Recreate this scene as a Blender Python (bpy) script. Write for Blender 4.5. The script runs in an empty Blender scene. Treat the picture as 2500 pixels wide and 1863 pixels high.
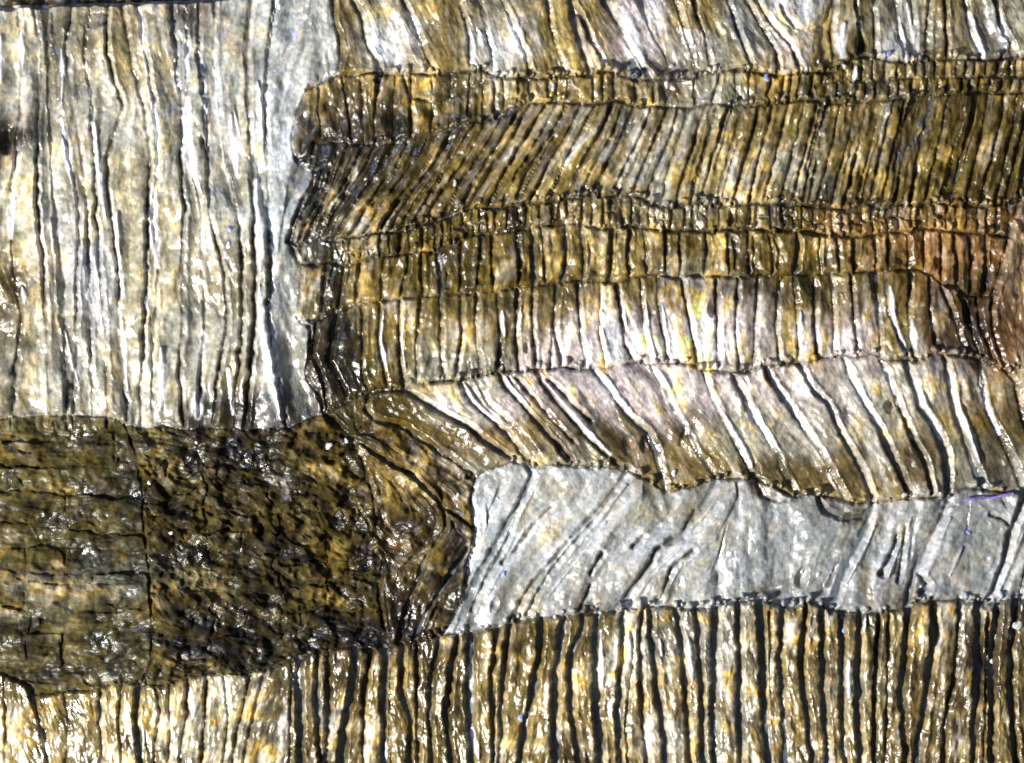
import bpy, math
import numpy as np
rng = np.random.default_rng(11)
S = 0.001                      # one unit of the plan = 1/1000 scene unit
CX, CY = 1250.0, 931.5         # plan point under the camera

# ------------------------------------------------------------------ camera, world, lamps
sc = bpy.context.scene
cam = bpy.data.objects.new('camera', bpy.data.cameras.new('camera'))
sc.collection.objects.link(cam); sc.camera = cam
cam.location = (0, 0, 7.0)
cam.data.sensor_width = 36
cam.data.lens = 36 * 7.0 / 2.5
cam.data.clip_end = 100
cam.data.dof.use_dof = True; cam.data.dof.focus_distance = 6.9; cam.data.dof.aperture_fstop = .52   # the shallow focus of a microscope
world = bpy.data.worlds.new('World'); sc.world = world; world.use_nodes = True
bg = world.node_tree.nodes['Background']
bg.inputs[0].default_value = (0.80, 0.88, 1.0, 1); bg.inputs[1].default_value = 0.07

def lamp(name, loc, size, power, col):
    d = bpy.data.lights.new(name, 'AREA'); d.shape = 'DISK'; d.size = size
    d.energy = power; d.color = col
    o = bpy.data.objects.new(name, d); sc.collection.objects.link(o)
    o.location = loc
    o.rotation_euler = (-np.array(loc)).tolist() and __import__('mathutils').Vector([-c for c in loc]).to_track_quat('-Z', 'Y').to_euler()
    return o
lamp('key_lamp', (-4.9, -2.3, 4.2), 0.6, 660, (1.0, 0.95, 0.84))
lamp('blue_lamp', (-3.3, 3.9, 4.4), 0.4, 120, (0.42, 0.55, 1.0))
lamp('glint_lamp', (-4.2, -2.4, 3.9), 0.4, 360, (0.97, 0.97, 1.0))
sc.view_settings.view_transform = 'Standard'; sc.view_settings.look = 'None'
sc.view_settings.exposure = 0; sc.view_settings.gamma = 1
sc.render.resolution_x = 1024; sc.render.resolution_y = 763

# ------------------------------------------------------------------ the plan of the layers
BORDER = [(810,-70),(812,0),(818,63),(834,142),(821,183),(780,205),(748,221),(720,284),(709,347),(726,392),(767,417),(758,458),(736,493),(703,592),(736,655),(729,718),(726,781),(757,800),(758,860),(745,924),(775,965),(790,1010)]
L_BOT = [(-70,1026),(0,1023),(47,1014),(158,1014),(278,1020),(303,1033),(357,1048),(410,1039),(451,1048),(537,1045),(600,1048),(700,1039),(790,1010)]
YL = [-70,15,130,260,390,520,650,780,910,1045]
LD = dict(
 A=[44,42,49,50,38,22,28,54,35,28], B=[78,79,100,98,90,93,107,111,117,120],
 B2=[90,92,110,114,122,128,136,144,160,164], C=[112,117,126,141,172,194,186,186,182,180],
 D=[172,174,160,178,200,214,214,220,222,224], E=[218,218,206,222,229,236,242,254,261,262],
 G=[262,262,259,300,260,268,290,290,303,315], F=[290,296,318,351,366,358,360,352,345,338],
 H=[330,338,354,377,387,374,380,376,372,372], I=[420,420,428,442,440,451,443,446,438,450],
 J=[455,455,455,456,462,490,492,495,490,485], J2=[483,483,483,500,505,510,545,556,532,520],
 K=[526,524,520,532,549,582,590,592,582,566], L=[611,609,600,603,611,617,621,619,610,597],
 M=[672,669,652,643,650,652,657,654,676,697])
LW = dict(A=3,B=7,B2=2,C=4,D=2,E=4,G=4,F=8,H=3,I=7,J=4,J2=3,K=5,L=10,M=2)
R1 = [(821,183),(860,186),(928,180),(1067,183),(1175,170),(1216,190),(1295,193),(1389,186),(1446,186),(1478,170),(1530,192),(1595,197),(1692,193),(1737,177),(1831,170),(1888,186),(1958,177),(2034,177),(2084,139),(2195,152),(2258,148),(2305,145),(2409,148),(2500,139),(2570,140)]
R2 = [(726,392),(758,388),(770,350),(790,347),(903,354),(1004,341),(1052,328),(1137,303),(1219,284),(1295,253),(1348,249),(1443,253),(1503,249),(1595,262),(1700,262),(1737,253),(1831,262),(1879,253),(1958,246),(2037,253),(2116,249),(2195,240),(2290,234),(2378,224),(2500,227),(2570,227)]
R3 = [(703,592),(720,598),(777,586),(821,586),(894,573),(979,567),(1020,551),(1058,542),(1118,522),(1149,505),(1210,512),(1279,497),(1348,491),(1443,475),(1516,481),(1547,478),(1595,500),(1642,507),(1711,491),(1752,507),(1819,500),(1847,497),(1936,500),(2002,507),(2075,513),(2116,497),(2154,510),(2179,500),(2242,504),(2283,497),(2400,507),(2479,491),(2500,474),(2570,460)]
R4 = [(736,646),(802,640),(853,649),(894,633),(932,624),(992,620),(1020,611),(1058,620),(1093,602),(1130,576),(1178,573),(1257,560),(1320,554),(1377,545),(1421,548),(1468,560),(1497,551),(1547,554),(1620,564),(1667,560),(1737,564),(1825,560),(1879,567),(1942,564),(2021,576),(2046,573),(2097,579),(2172,567),(2210,570),(2261,557),(2321,567),(2400,570),(2457,580)]
R5 = [(726,781),(777,781),(802,769),(878,737),(932,734),(979,728),(1033,722),(1121,718),(1168,706),(1209,712),(1263,699),(1364,690),(1421,684),(1484,690),(1576,674),(1658,674),(1705,676),(1825,674),(1838,671),(1939,671),(1996,668),(2046,668),(2172,658),(2242,658),(2274,671),(2293,696),(2333,699),(2352,721),(2416,722),(2426,715)]
R6 = [(790,1010),(860,968),(910,955),(947,952),(995,949),(1020,936),(1074,930),(1118,927),(1168,917),(1213,908),(1307,905),(1377,895),(1427,902),(1478,898),(1535,886),(1585,889),(1689,889),(1718,905),(1800,908),(1863,895),(1952,886),(2040,870),(2084,873),(2135,864),(2157,883),(2210,876),(2233,886),(2280,864),(2359,870),(2431,892),(2455,905)]
R7 = [(1083,1238),(1075,1190),(1085,1172),(1162,1168),(1184,1152),(1257,1125),(1301,1137),(1389,1134),(1516,1145),(1535,1146),(1626,1200),(1690,1190),(1749,1168),(1841,1167),(1942,1216),(1977,1203),(2068,1225),(2131,1228),(2226,1216),(2321,1212),(2352,1190),(2463,1203),(2500,1195),(2570,1195)]
R8 = [(1000,1563),(1074,1551),(1130,1545),(1200,1536),(1247,1517),(1320,1507),(1389,1504),(1468,1494),(1519,1488),(1592,1482),(1648,1485),(1692,1488),(1746,1479),(1800,1469),(1850,1466),(1933,1485),(1977,1469),(2015,1485),(2068,1495),(2154,1495),(2220,1485),(2236,1469),(2337,1460),(2400,1479),(2457,1460),(2570,1465)]
FAN = [(2500,474),(2488,491),(2457,583),(2428,709),(2416,744),(2425,823),(2455,905),(2475,935),(2492,1030),(2530,1130),(2570,1190)]
B8L = [(1162,1168),(1146,1216),(1156,1295),(1149,1348),(1143,1362),(1132,1447),(1108,1501),(1074,1551)]
D_BOT = [(-70,1630),(0,1640),(63,1668),(76,1700),(110,1693),(221,1684),(294,1662),(347,1668),(410,1675),(442,1656),(505,1643),(600,1643),(663,1627),(733,1605),(827,1580),(862,1580),(903,1589),(969,1570),(1000,1563)]
D1_R = [(303,1033),(331,1105),(347,1184),(354,1295),(366,1418),(372,1532),(369,1627),(350,1667)]

cracks = []          # (points, width, softness, orient?, closed region?)
def crack(p, w, orient=False, amp=5.0, jit=1.0, dep=None):
    """a polyline, resampled and gently wandering, of the given width"""
    p = np.array(p, float)
    seg = np.hypot(*np.diff(p, axis=0).T); L = np.r_[0, np.cumsum(seg)]
    n = max(2, int(L[-1] / 12) + 1)
    t = np.linspace(0, L[-1], n)
    x = np.interp(t, L, p[:, 0]); y = np.interp(t, L, p[:, 1])
    k = max(3, n // 3)
    def wob(a):
        r = rng.normal(0, 1, n + 8); r = np.convolve(r, [.25, .5, .25], 'same')[4:-4]
        return r * a
    if n > 3:
        e = np.minimum(1, np.minimum(np.arange(n), np.arange(n)[::-1]) / 2.0)
        x = x + wob(jit) * e; y = y + wob(jit) * e
    ww = w * (1 + 0.35 * np.interp(np.arange(n), np.linspace(0, n, k), rng.uniform(-1, 1, k)))
    if dep is None: dep = np.clip(.12 + w * .09, .15, 1.0)
    dd = np.clip(dep + .30 * np.interp(np.arange(n), np.linspace(0, n, k), rng.uniform(-1, 1, k)) * (dep < .95), .08, 1)
    cracks.append((np.c_[x, y], np.maximum(ww * (.55 if w < 5 else .66 if w < 9 else .82), 1.0), orient, dd))

def yof(R, x):
    R = np.array(R, float); return np.interp(x, R[:, 0], R[:, 1])
for R, w in ((R1, 7), (R2, 8), (R3, 8), (R4, 7), (R5, 5), (R6, 6), (R7, 5), (R8, 5), (BORDER, 6), (L_BOT, 3), (FAN, 4), (B8L, 4), (D_BOT, 5), (D1_R, 5)):
    crack(R, w, jit=2.2)
for k, xs in LD.items():
    crack(list(zip(xs, YL)), LW[k] * .75 + .5, True, jit=2.4)
# top row
T1 = [([(850,-70),(858,0),(880,40),(895,110),(915,150),(930,183)],9),([(960,-70),(982,0),(1010,60),(1035,120),(1045,150),(1070,182)],5),
 ([(1115,-70),(1120,0),(1137,60),(1146,110),(1143,150),(1160,172)],7),([(1160,-70),(1170,0),(1188,80),(1200,140),(1204,188)],4),
 ([(1200,-70),(1224,0),(1250,63),(1279,126),(1295,192)],7),([(1325,-70),(1333,0),(1342,63),(1355,110),(1383,186)],4),
 ([(1380,-70),(1389,0),(1402,63),(1418,126),(1440,186)],11),([(1400,20),(1415,40),(1440,95),(1470,152)],4),
 ([(1440,-70),(1471,0),(1509,63),(1535,117),(1566,164),(1595,196)],10),([(1545,150),(1552,190)],26),([(1620,-70),(1645,0),(1667,63),(1686,126),(1688,192)],5),
 ([(1680,-70),(1690,0),(1700,38),(1718,85),(1727,133),(1737,177)],4),([(1760,-70),(1775,0),(1793,57),(1819,126),(1838,170)],4),
 ([(1790,-70),(1819,0),(1863,73),(1895,133),(1898,180)],5),([(1830,-70),(1845,0),(1870,45),(1926,110),(1955,177)],5),
 ([(2038,-70),(2034,0),(2027,79),(2037,176)],7),([(2082,-70),(2084,0),(2092,60),(2103,110),(2090,139)],4),([(2130,-70),(2131,0),(2135,126),(2140,148)],4),
 ([(2175,-70),(2185,0),(2195,95),(2210,150)],4),([(2225,-70),(2222,0),(2234,80),(2236,150)],3),([(2268,-70),(2267,0),(2261,95),(2262,148)],5),
 ([(2300,-70),(2305,0),(2306,70),(2312,145)],5),([(2340,-70),(2352,0),(2368,79),(2397,145)],7),([(2405,-70),(2425,0),(2441,63),(2463,104),(2470,143)],6)]
for p, w in T1: crack(p, w, True)
th = np.linspace(0.15, math.pi - .15, 9)
crack([(1963 + 58 * math.cos(a), 6 + 68 * math.sin(a)) for a in th], 3)
# second row: (top x, bottom x)
for a, b in [(780,786),(837,862),(880,885),(922,916),(966,960),(1004,1004),(1055,1052),(1102,1099),(1150,1143),(1177,1180),(1205,1205),(1226,1228),(1262,1262),(1295,1295),(1338,1340),(1362,1360),(1389,1389),(1446,1449),(1470,1472),(1497,1500),(1550,1553),(1598,1595),(1622,1620),(1648,1645),(1696,1700),(1758,1737),(1794,1795),(1829,1830),(1884,1862)]:
    y0, y1 = yof(R1, a), yof(R2, b); crack([(a, y0), ((a + b) / 2 + rng.uniform(-5, 5), (y0 + y1) / 2), (b, y1)], rng.choice([3, 4, 7]), True)
x = 1912
mid2 = [(1990,212),(2034,200),(2130,200),(2210,192),(2300,190),(2400,188),(2500,190),(2570,190)]
crack(mid2, 4); crack([(985,186),(1000,240),(1060,250),(1102,238),(1150,214),(1216,192)], 4)
crack([(1226,232),(1262,240),(1295,230)], 3)
while x < 2570:
    y0, y1, m = yof(R1, x), yof(R2, x - 4), yof(mid2, x)
    if x < 1990: crack([(x, y0), (x - 10, y1)], 5, True)
    else:
        crack([(x, y0), (x + rng.uniform(-5, 2), m)], rng.choice([3, 4, 6]), True); o = rng.uniform(6, 14)
        crack([(x + o, m), (x + o - 3, y1)], rng.choice([3, 4, 7]), True)
    x += rng.uniform(19, 31)
# third row, leaning strands
sh = lambda x: np.interp(x, [760,800,916,1118,1342,1544,1705,1900,2600], [50,85,140,165,147,105,72,62,58])
x = 785
while x < 2620:
    y0 = yof(R2, x); b = max(708, x - sh(x)); 
    if x < 840: y0 += 30
    y1 = yof(R3, b); c = rng.uniform(-7, 7)
    p = [(x, y0), (x + (b - x) * .3 + c, y0 + (y1 - y0) * .33), (x + (b - x) * .68 + c * .5, y0 + (y1 - y0) * .66), (b, y1)]
    crack(p, rng.choice([3, 5, 8], p=[.35, .4, .25]), True, jit=1.6)
    if rng.random() < .22:
        f = rng.uniform(.1, .45); q = [(px + rng.uniform(10, 15), py) for px, py in p]
        q = [q[0], q[1], q[2]] if rng.random() < .5 else [q[1], q[2], q[3]]
        crack(q, rng.uniform(1.6, 3.2), True, jit=1.6)
    x += rng.uniform(24, 42)
crack([(767,417),(790,400),(770,470),(735,530)], 12, True)
# fourth row, short blocks
x = 748
while x < 2480:
    y0, y1 = yof(R3, x), yof(R4, x)
    o = rng.uniform(-4, 4)
    crack([(x, y0), (x + o, (y0 + y1) / 2), (x + rng.uniform(-3, 3), y1)], rng.choice([2.5, 4, 6], p=[.45, .35, .2]), True)
    if y1 - y0 > 60 and rng.random() < .5:
        crack([(x, (y0 + y1) / 2 + rng.uniform(-8, 8)), (x + 26, (y0 + y1) / 2 + rng.uniform(-8, 8))], 3)
    x += rng.uniform(15, 33)
# fifth row
for a, b in [(799,783),(840,826),(878,868),(941,931),(998,976),(1029,1033),(1067,1077),(1124,1124),(1175,1165),(1203,1206),(1260,1266),(1298,1304),(1320,1333),(1380,1374),(1418,1424),(1494,1487),(1538,1535),(1569,1579),(1623,1626),(1658,1661),(1721,1718),(1775,1781),(1825,1828),(1876,1885),(1945,1939),(2002,2005),(2040,2050),(2084,2084),(2128,2138),(2169,2169),(2214,2217),(2255,2258),(2293,2296),(2327,2337),(2362,2368),(2406,2398)]:
    y0, y1 = yof(R4, a), yof(R5, b); c = rng.uniform(-5, 5)
    crack([(a, y0), ((a + b) / 2 + c, (y0 + y1) / 2), (b, y1)], rng.choice([4, 6, 9], p=[.4, .35, .25]), True)
    if rng.random() < .35: crack([(a + 14, y0 + 18), (b + 15 + c, (y0 + y1) / 2), (b + 12, y1 - 20)], 2, True)
# sixth row
T6 = [[(772,781),(760,860),(790,940),(800,1000)],[(820,760),(800,880),(845,970)],[(884,745),(884,924),(900,955)],[(928,737),(922,845),(947,951)],[(976,732),(973,860),(985,949)],[(1026,723),(1017,845),(1017,935)],[(1074,722),(1077,860),(1080,928)],[(1124,718),(1127,813),(1111,926)],[(1165,707),(1159,797),(1171,892),(1175,915)],[(1213,712),(1219,829),(1213,907)],[(1263,700),(1257,829),(1266,906)],[(1301,696),(1298,797),(1307,904)],[(1358,691),(1351,797),(1370,894)],[(1352,790),(1342,898)],[(1408,686),(1415,813),(1434,900)],[(1465,688),(1462,813),(1478,897)],[(1503,688),(1512,760),(1525,845),(1547,886)],[(1563,677),(1569,797),(1588,888)],[(1607,675),(1604,718),(1614,797),(1629,888)],[(1661,675),(1674,750),(1702,889)],[(1746,676),(1749,797),(1753,905)],[(1800,675),(1794,797),(1803,907)],[(1850,672),(1844,766),(1838,900)],[(1904,672),(1892,781),(1901,890)],[(1937,672),(1945,797),(1948,886)],[(1989,669),(1986,797),(1996,878)],[(2027,669),(2034,766),(2034,871)],[(2075,666),(2084,797),(2094,871)],[(2120,663),(2144,781),(2150,875)],[(2160,660),(2166,750),(2192,829),(2217,878)],[(2220,659),(2217,750),(2229,884)],[(2267,670),(2270,766),(2286,864)],[(2296,700),(2321,760),(2352,845),(2362,871)],[(2345,720),(2362,790),(2385,840),(2400,880)],[(2385,722),(2392,800),(2425,880)]]
for p in T6: crack(p, rng.choice([4, 6, 8], p=[.4, .35, .25]), True)
# seventh row, broad leaning bars
T7 = [([(988,951),(1058,998),(1137,1042),(1200,1090),(1257,1125)],9),([(1118,929),(1143,979),(1216,1042),(1273,1105),(1295,1138)],7),([(1216,910),(1230,945),(1269,985),(1326,1052),(1396,1134)],7),
 ([(1307,906),(1325,945),(1358,982),(1421,1058),(1468,1105),(1522,1147)],7),([(1443,900),(1484,954),(1535,1023),(1579,1058),(1598,1096),(1626,1198)],12),
 ([(1585,890),(1620,950),(1645,1004),(1674,1058),(1705,1115),(1749,1166)],7),([(1711,902),(1737,969),(1768,1033),(1800,1096),(1835,1165)],7),([(1785,908),(1797,941),(1825,1001),(1863,1058),(1900,1115),(1907,1146),(1942,1212)],9),
 ([(1866,896),(1876,925),(1942,1020),(2002,1105),(2034,1168),(2062,1222)],9),([(1948,888),(1983,954),(2018,985),(2053,1067),(2100,1146),(2131,1226)],9),([(2058,872),(2068,906),(2103,979),(2141,1042),(2179,1127),(2220,1212)],10),
 ([(2150,880),(2188,979),(2226,1077),(2258,1137),(2274,1205)],7),([(2207,878),(2242,995),(2273,1036),(2305,1105),(2313,1210)],15),([(2302,868),(2324,995),(2356,1089),(2400,1194)],12),([(2383,880),(2409,1010),(2457,1096),(2491,1193)],6),
 ([(1340,930),(1400,990),(1440,1030)],2),([(1165,935),(1190,985),(1240,1030)],2.5),([(1260,925),(1300,975),(1370,1050),(1400,1080)],3),([(1600,1100),(1620,1160)],4),
 ([(913,1026),(988,1045),(1074,1105),(1140,1150),(1162,1166)],8),([(862,1067),(919,1111),(995,1153),(1042,1194),(1083,1238)],8),([(900,960),(890,1000),(913,1026),(862,1067),(820,1040),(790,1010)],6),
 ([(862,1067),(875,1105),(909,1200),(919,1301),(940,1340)],6),([(1083,1238),(1120,1260),(1154,1290)],6),([(940,1340),(1010,1352),(1045,1350),(1090,1290),(1083,1238)],6),([(1045,1350),(1015,1420),(985,1500),(969,1570)],9),([(1140,1340),(1090,1420),(1040,1500),(1010,1560)],10),
 ([(940,1340),(930,1400),(925,1450),(935,1520),(950,1575)],5),([(1105,1400),(1070,1470),(1040,1540)],3),([(870,1230),(905,1290),(930,1330)],3)]
for p, w in T7: crack(p, w, True)
# eighth row, big plates
T8 = [([(1288,1134),(1298,1165),(1263,1235),(1216,1320),(1168,1405),(1140,1470),(1112,1545)],11),([(1258,1262),(1235,1326),(1181,1418),(1150,1490)],4),([(1345,1238),(1304,1279),(1263,1339),(1225,1373)],4),
 ([(1530,1150),(1522,1160),(1468,1235),(1405,1301),(1342,1374),(1295,1431),(1263,1485),(1244,1520)],6),([(1500,1200),(1440,1280),(1370,1360),(1320,1430),(1285,1500)],3),
 ([(1750,1168),(1721,1225),(1674,1279),(1667,1305),(1601,1342),(1563,1412),(1516,1476),(1498,1492)],9),([(1690,1345),(1640,1385),(1625,1430),(1610,1480)],3),([(1468,1350),(1440,1400)],5),([(1570,1310),(1545,1335)],6),([(1440,1430),(1415,1490)],4),
 ([(2128,1228),(2116,1279),(2094,1326),(2068,1374),(2046,1422),(2027,1489)],16),([(2318,1214),(2292,1272),(2258,1336),(2232,1389),(2217,1438),(2211,1487)],9),([(2500,1198),(2491,1231),(2466,1295),(2447,1374),(2419,1447),(2403,1478)],12),
 ([(2190,1310),(2178,1350),(2150,1400)],12),([(2050,1360),(2030,1400),(2018,1430)],6),([(2240,1400),(2260,1430),(2240,1465)],10),([(2415,1258),(2450,1268),(2470,1290)],6),([(2570,1230),(2530,1330),(2500,1400),(2490,1465)],6),([(2210,1290),(2200,1370),(2190,1420)],3)]
for p, w in T8: crack(p, w + 1, True, dep=min(1, .45 + .06 * w))
crack([(1841,1167),(1860,1215),(1905,1225),(1942,1216)], 5); crack([(1995,1205),(2010,1250),(2055,1268),(2105,1262),(2128,1232)], 9)
# ninth row, columns with wide gaps
T9 = [([(712,1610),(708,1900)],3),([(731,1605),(729,1690),(733,1900)],13),([(775,1590),(771,1690),(782,1900)],9),([(802,1585),(800,1690),(795,1900)],11),([(866,1580),(860,1680),(838,1780),(832,1900)],17),([(905,1589),(888,1690),(884,1900)],8),([(940,1580),(936,1690),(940,1900)],14),([(981,1570),(979,1690),(1002,1760),(1000,1900)],9),([(1017,1560),(1017,1690),(1022,1900)],6),([(1072,1551),(1052,1650),(1048,1760),(1058,1900)],9),([(1118,1548),(1098,1650),(1088,1740),(1105,1900)],11),
 ([(1148,1545),(1144,1690),(1152,1900)],19),([(1212,1534),(1200,1650),(1204,1900)],9),([(1245,1520),(1232,1595),(1219,1817),(1215,1900)],10),([(1320,1508),(1315,1600),(1295,1706),(1273,1817),(1268,1900)],16),([(1378,1506),(1374,1532),(1351,1659),(1352,1760),(1358,1900)],18),([(1421,1500),(1418,1540),(1389,1611),(1392,1740),(1420,1900)],13),([(1462,1495),(1453,1532),(1449,1627),(1456,1720),(1466,1900)],18),([(1519,1488),(1519,1560),(1506,1753),(1518,1900)],14),
 ([(1568,1484),(1560,1564),(1566,1753),(1582,1900)],11),([(1583,1482),(1590,1570),(1598,1659),(1623,1817),(1628,1900)],14),([(1648,1485),(1656,1540),(1667,1627),(1680,1817),(1684,1900)],12),([(1695,1488),(1702,1532),(1711,1722),(1716,1900)],11),([(1745,1479),(1743,1532),(1740,1690),(1745,1900)],16),([(1800,1469),(1800,1532),(1803,1722),(1810,1900)],12),([(1852,1466),(1857,1532),(1863,1690),(1878,1900)],21),([(1908,1480),(1904,1627),(1917,1817),(1920,1900)],15),([(1966,1475),(1961,1532),(1953,1627),(1980,1817),(1984,1900)],10),
 ([(2008,1482),(2005,1520),(2008,1690),(2018,1817),(2022,1900)],15),([(2053,1492),(2053,1690),(2064,1900)],11),([(2098,1495),(2090,1659),(2098,1900)],15),([(2143,1495),(2132,1690),(2135,1900)],8),([(2168,1494),(2166,1690),(2160,1900)],5),([(2218,1486),(2214,1532),(2198,1690),(2212,1900)],13),([(2276,1465),(2277,1532),(2261,1690),(2240,1830),(2236,1900)],19),([(2340,1462),(2334,1627),(2310,1720),(2300,1900)],7),([(2386,1474),(2384,1659),(2372,1900)],18),([(2434,1466),(2419,1627),(2416,1900)],14),([(2478,1462),(2464,1600),(2463,1690),(2481,1900)],13),([(2525,1465),(2520,1700),(2530,1900)],9)]
for p, w in T9:
    crack(p, w, True, jit=1.8)
    if rng.random() < .12:
        o = rng.uniform(14, 24); a = rng.uniform(0, .5)
        q = [(px + o + rng.uniform(-3, 3), py + rng.uniform(20, 60)) for px, py in p]; crack(q, rng.uniform(1.8, 3.5), True, jit=1.6)
# bottom left strands
for p, w in [([(13,1645),(14,1900)],4),([(76,1700),(90,1740),(104,1785),(122,1900)],9),([(156,1690),(168,1760),(160,1900)],3),([(245,1685),(240,1760),(248,1810),(250,1900)],8),([(300,1664),(290,1740),(300,1900)],2),([(338,1668),(331,1753),(345,1860),(348,1900)],10),([(379,1674),(392,1740),(378,1820),(376,1900)],3),([(414,1674),(416,1760),(410,1900)],3),([(458,1652),(455,1740),(442,1820),(440,1900)],8),([(506,1643),(500,1750),(490,1900)],5),([(545,1643),(560,1740),(540,1900)],2),([(616,1640),(590,1740),(568,1840),(562,1900)],4),([(650,1630),(625,1720),(600,1830),(590,1900)],3)]:
    crack(p, w, True, jit=1.8)
# dark lower left block: bedded plates
for ys, w in [((1080,1077,1055,1060),4),((1134,1140,1137,1134),4),((1197,1200,1209,1219),5),((1272,1285,1301,1307),6),((1336,1332,1338,1342),3),((1390,1402,1400,1396),4),((1480,1494,1492,1485),5),((1540,1548,1530,1532),4),((1606,1630,1618,1602),5)]:
    crack([(-70,ys[0]),(0,ys[0]),(130,ys[1]),(240,ys[2]),(356,ys[3])], w, jit=4, dep=.05 + w * .06)
    if rng.random() < .3: crack([(rng.uniform(0,60),ys[0]+22),(150,ys[1]+rng.uniform(18,26)),(rng.uniform(250,330),ys[2]+22)], 2, jit=2)
for p in [[(118,1020),(120,1075)],[(160,1200),(165,1290),(160,1400)],[(62,1335),(66,1400),(62,1480)],[(70,1490),(66,1560),(68,1660)],[(280,1060),(283,1134)],[(228,1400),(232,1485)],[(148,1550),(146,1630)]]:
    crack(p, 3, jit=5, dep=.05)
cols = [[(340,1120),(372,1532),(369,1640)],[(440,1048),(478,1100),(503,1180),(508,1300),(513,1418),(520,1520),(530,1640)],[(575,1048),(620,1110),(655,1200),(682,1290),(688,1420),(690,1520),(700,1615)],[(700,1040),(735,1110),(775,1200),(796,1290),(800,1400),(800,1500),(806,1585)],[(790,1010),(862,1067),(909,1200),(919,1301),(928,1400),(925,1450),(950,1575)]]
for c in cols[1:4]: crack(c, 4, jit=11, dep=.2)
for ci in range(4):
    a, b = cols[ci], cols[ci + 1]
    t = 0.06
    while t < .97:
        fa = lambda c, t: (np.interp(t, np.linspace(0, 1, 40), np.interp(np.linspace(0, 1, 40), np.linspace(0, 1, len(c)), [q[0] for q in c])), c[0][1] + t * (c[-1][1] - c[0][1]))
        ya = a[0][1] + t * (a[-1][1] - a[0][1]); yb = b[0][1] + t * (b[-1][1] - b[0][1]) + 14
        xa = np.interp(ya, [q[1] for q in a], [q[0] for q in a]); xb = np.interp(yb, [q[1] for q in b], [q[0] for q in b])
        crack([(xa, ya), ((xa + xb) / 2, (ya + yb) / 2 + rng.uniform(-8, 8)), (xb, yb)], rng.choice([3, 4, 6]), jit=13, dep=rng.uniform(.05, .4))
        if rng.random() < .55:
            s = rng.uniform(.3, .7); xm = xa + (xb - xa) * s; ym = ya + (yb - ya) * s
            crack([(xm, ym), (xm + rng.uniform(-8, 8), ym + 42)], 3, jit=5, dep=.15)
        t += rng.uniform(.06, .13)

# ------------------------------------------------------------------ fields over the plan
G = 2.0
X0, Y0, X1, Y1 = -60, -60, 2560, 1924
xs = np.arange(X0, X1 + G, G); ys = np.arange(Y0, Y1 + G, G)
W, H = len(xs), len(ys)
XX, YY = np.meshgrid(xs, ys)
D = np.full((H, W), 90.0)            # distance to the nearest crack side
WID = np.zeros((H, W)); DEP = np.zeros((H, W))              # width and depth of that crack
OC = np.zeros((H, W)); OS = np.zeros((H, W)); OW = np.zeros((H, W)) + 1e-6
def stamp(p, ww, orient, dd):
    R = 90
    for i in range(len(p) - 1):
        (ax, ay), (bx, by) = p[i], p[i + 1]
        i0 = max(0, int((min(ax, bx) - R - X0) / G)); i1 = min(W, int((max(ax, bx) + R - X0) / G) + 1)
        j0 = max(0, int((min(ay, by) - R - Y0) / G)); j1 = min(H, int((max(ay, by) + R - Y0) / G) + 1)
        if i1 <= i0 or j1 <= j0: continue
        x = XX[j0:j1, i0:i1]; y = YY[j0:j1, i0:i1]
        dx, dy = bx - ax, by - ay; L2 = dx * dx + dy * dy + 1e-9
        t = np.clip(((x - ax) * dx + (y - ay) * dy) / L2, 0, 1)
        d = np.hypot(x - ax - t * dx, y - ay - t * dy)
        w = ww[i] + (ww[i + 1] - ww[i]) * t
        e = d - w / 2
        s = D[j0:j1, i0:i1]; m = e < s
        s[m] = e[m]; WID[j0:j1, i0:i1][m] = w[m]; DEP[j0:j1, i0:i1][m] = (dd[i] + (dd[i + 1] - dd[i]) * t)[m]
        if orient:
            g = np.exp(-(d / 22.0) ** 2) * math.sqrt(L2); a = 2 * math.atan2(dy, dx)
            OC[j0:j1, i0:i1] += g * math.cos(a); OS[j0:j1, i0:i1] += g * math.sin(a); OW[j0:j1, i0:i1] += g
for c in cracks: stamp(*c)

def blur(a, s):
    ky = np.fft.fftfreq(a.shape[0])[:, None]; kx = np.fft.rfftfreq(a.shape[1])[None, :]
    return np.fft.irfft2(np.fft.rfft2(a) * np.exp(-2 * (math.pi * s) ** 2 * (kx * kx + ky * ky)), s=a.shape)
def noise(s):
    a = blur(rng.normal(0, 1, (H, W)), s / G); return a / a.std()

# a little warp of every edge, so that no cell side is ruled
DEP = blur(DEP, 2)
N3, N8, N25, N80 = noise(4), noise(9), noise(26), noise(80)
De = D + 1.0 * N3 + 0.8 * N8
# fibre direction
oc = blur(OC, 5) - 0.05 * 1; os_ = blur(OS, 5)
ang = np.arctan2(os_, oc) / 2 + 0.10 * N25 + .06 * N80
low = (YY > 1050) & (YY < np.interp(XX, [p[0] for p in D_BOT], [p[1] for p in D_BOT]))
b1 = np.interp(YY, [p[1] for p in D1_R], [p[0] for p in D1_R]); m1 = blur((low & (XX < b1)).astype(float), 6); m2 = blur((low & (XX >= b1) & (XX < np.interp(YY, [1010,1067,1200,1301,1400,1575], [800,862,909,919,928,950]))).astype(float), 8)
a1 = .04 + .08 * N25; a2 = .35 + .28 * N25
cc = np.cos(2 * ang) * (1 - m1 - m2) + np.cos(2 * a1) * m1 + np.cos(2 * a2) * m2; ss = np.sin(2 * ang) * (1 - m1 - m2) + np.sin(2 * a1) * m1 + np.sin(2 * a2) * m2
ang = np.arctan2(ss, cc) / 2
dx, dy = np.cos(ang), np.sin(ang)
flip = dy < 0; dx[flip] *= -1; dy[flip] *= -1
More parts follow.
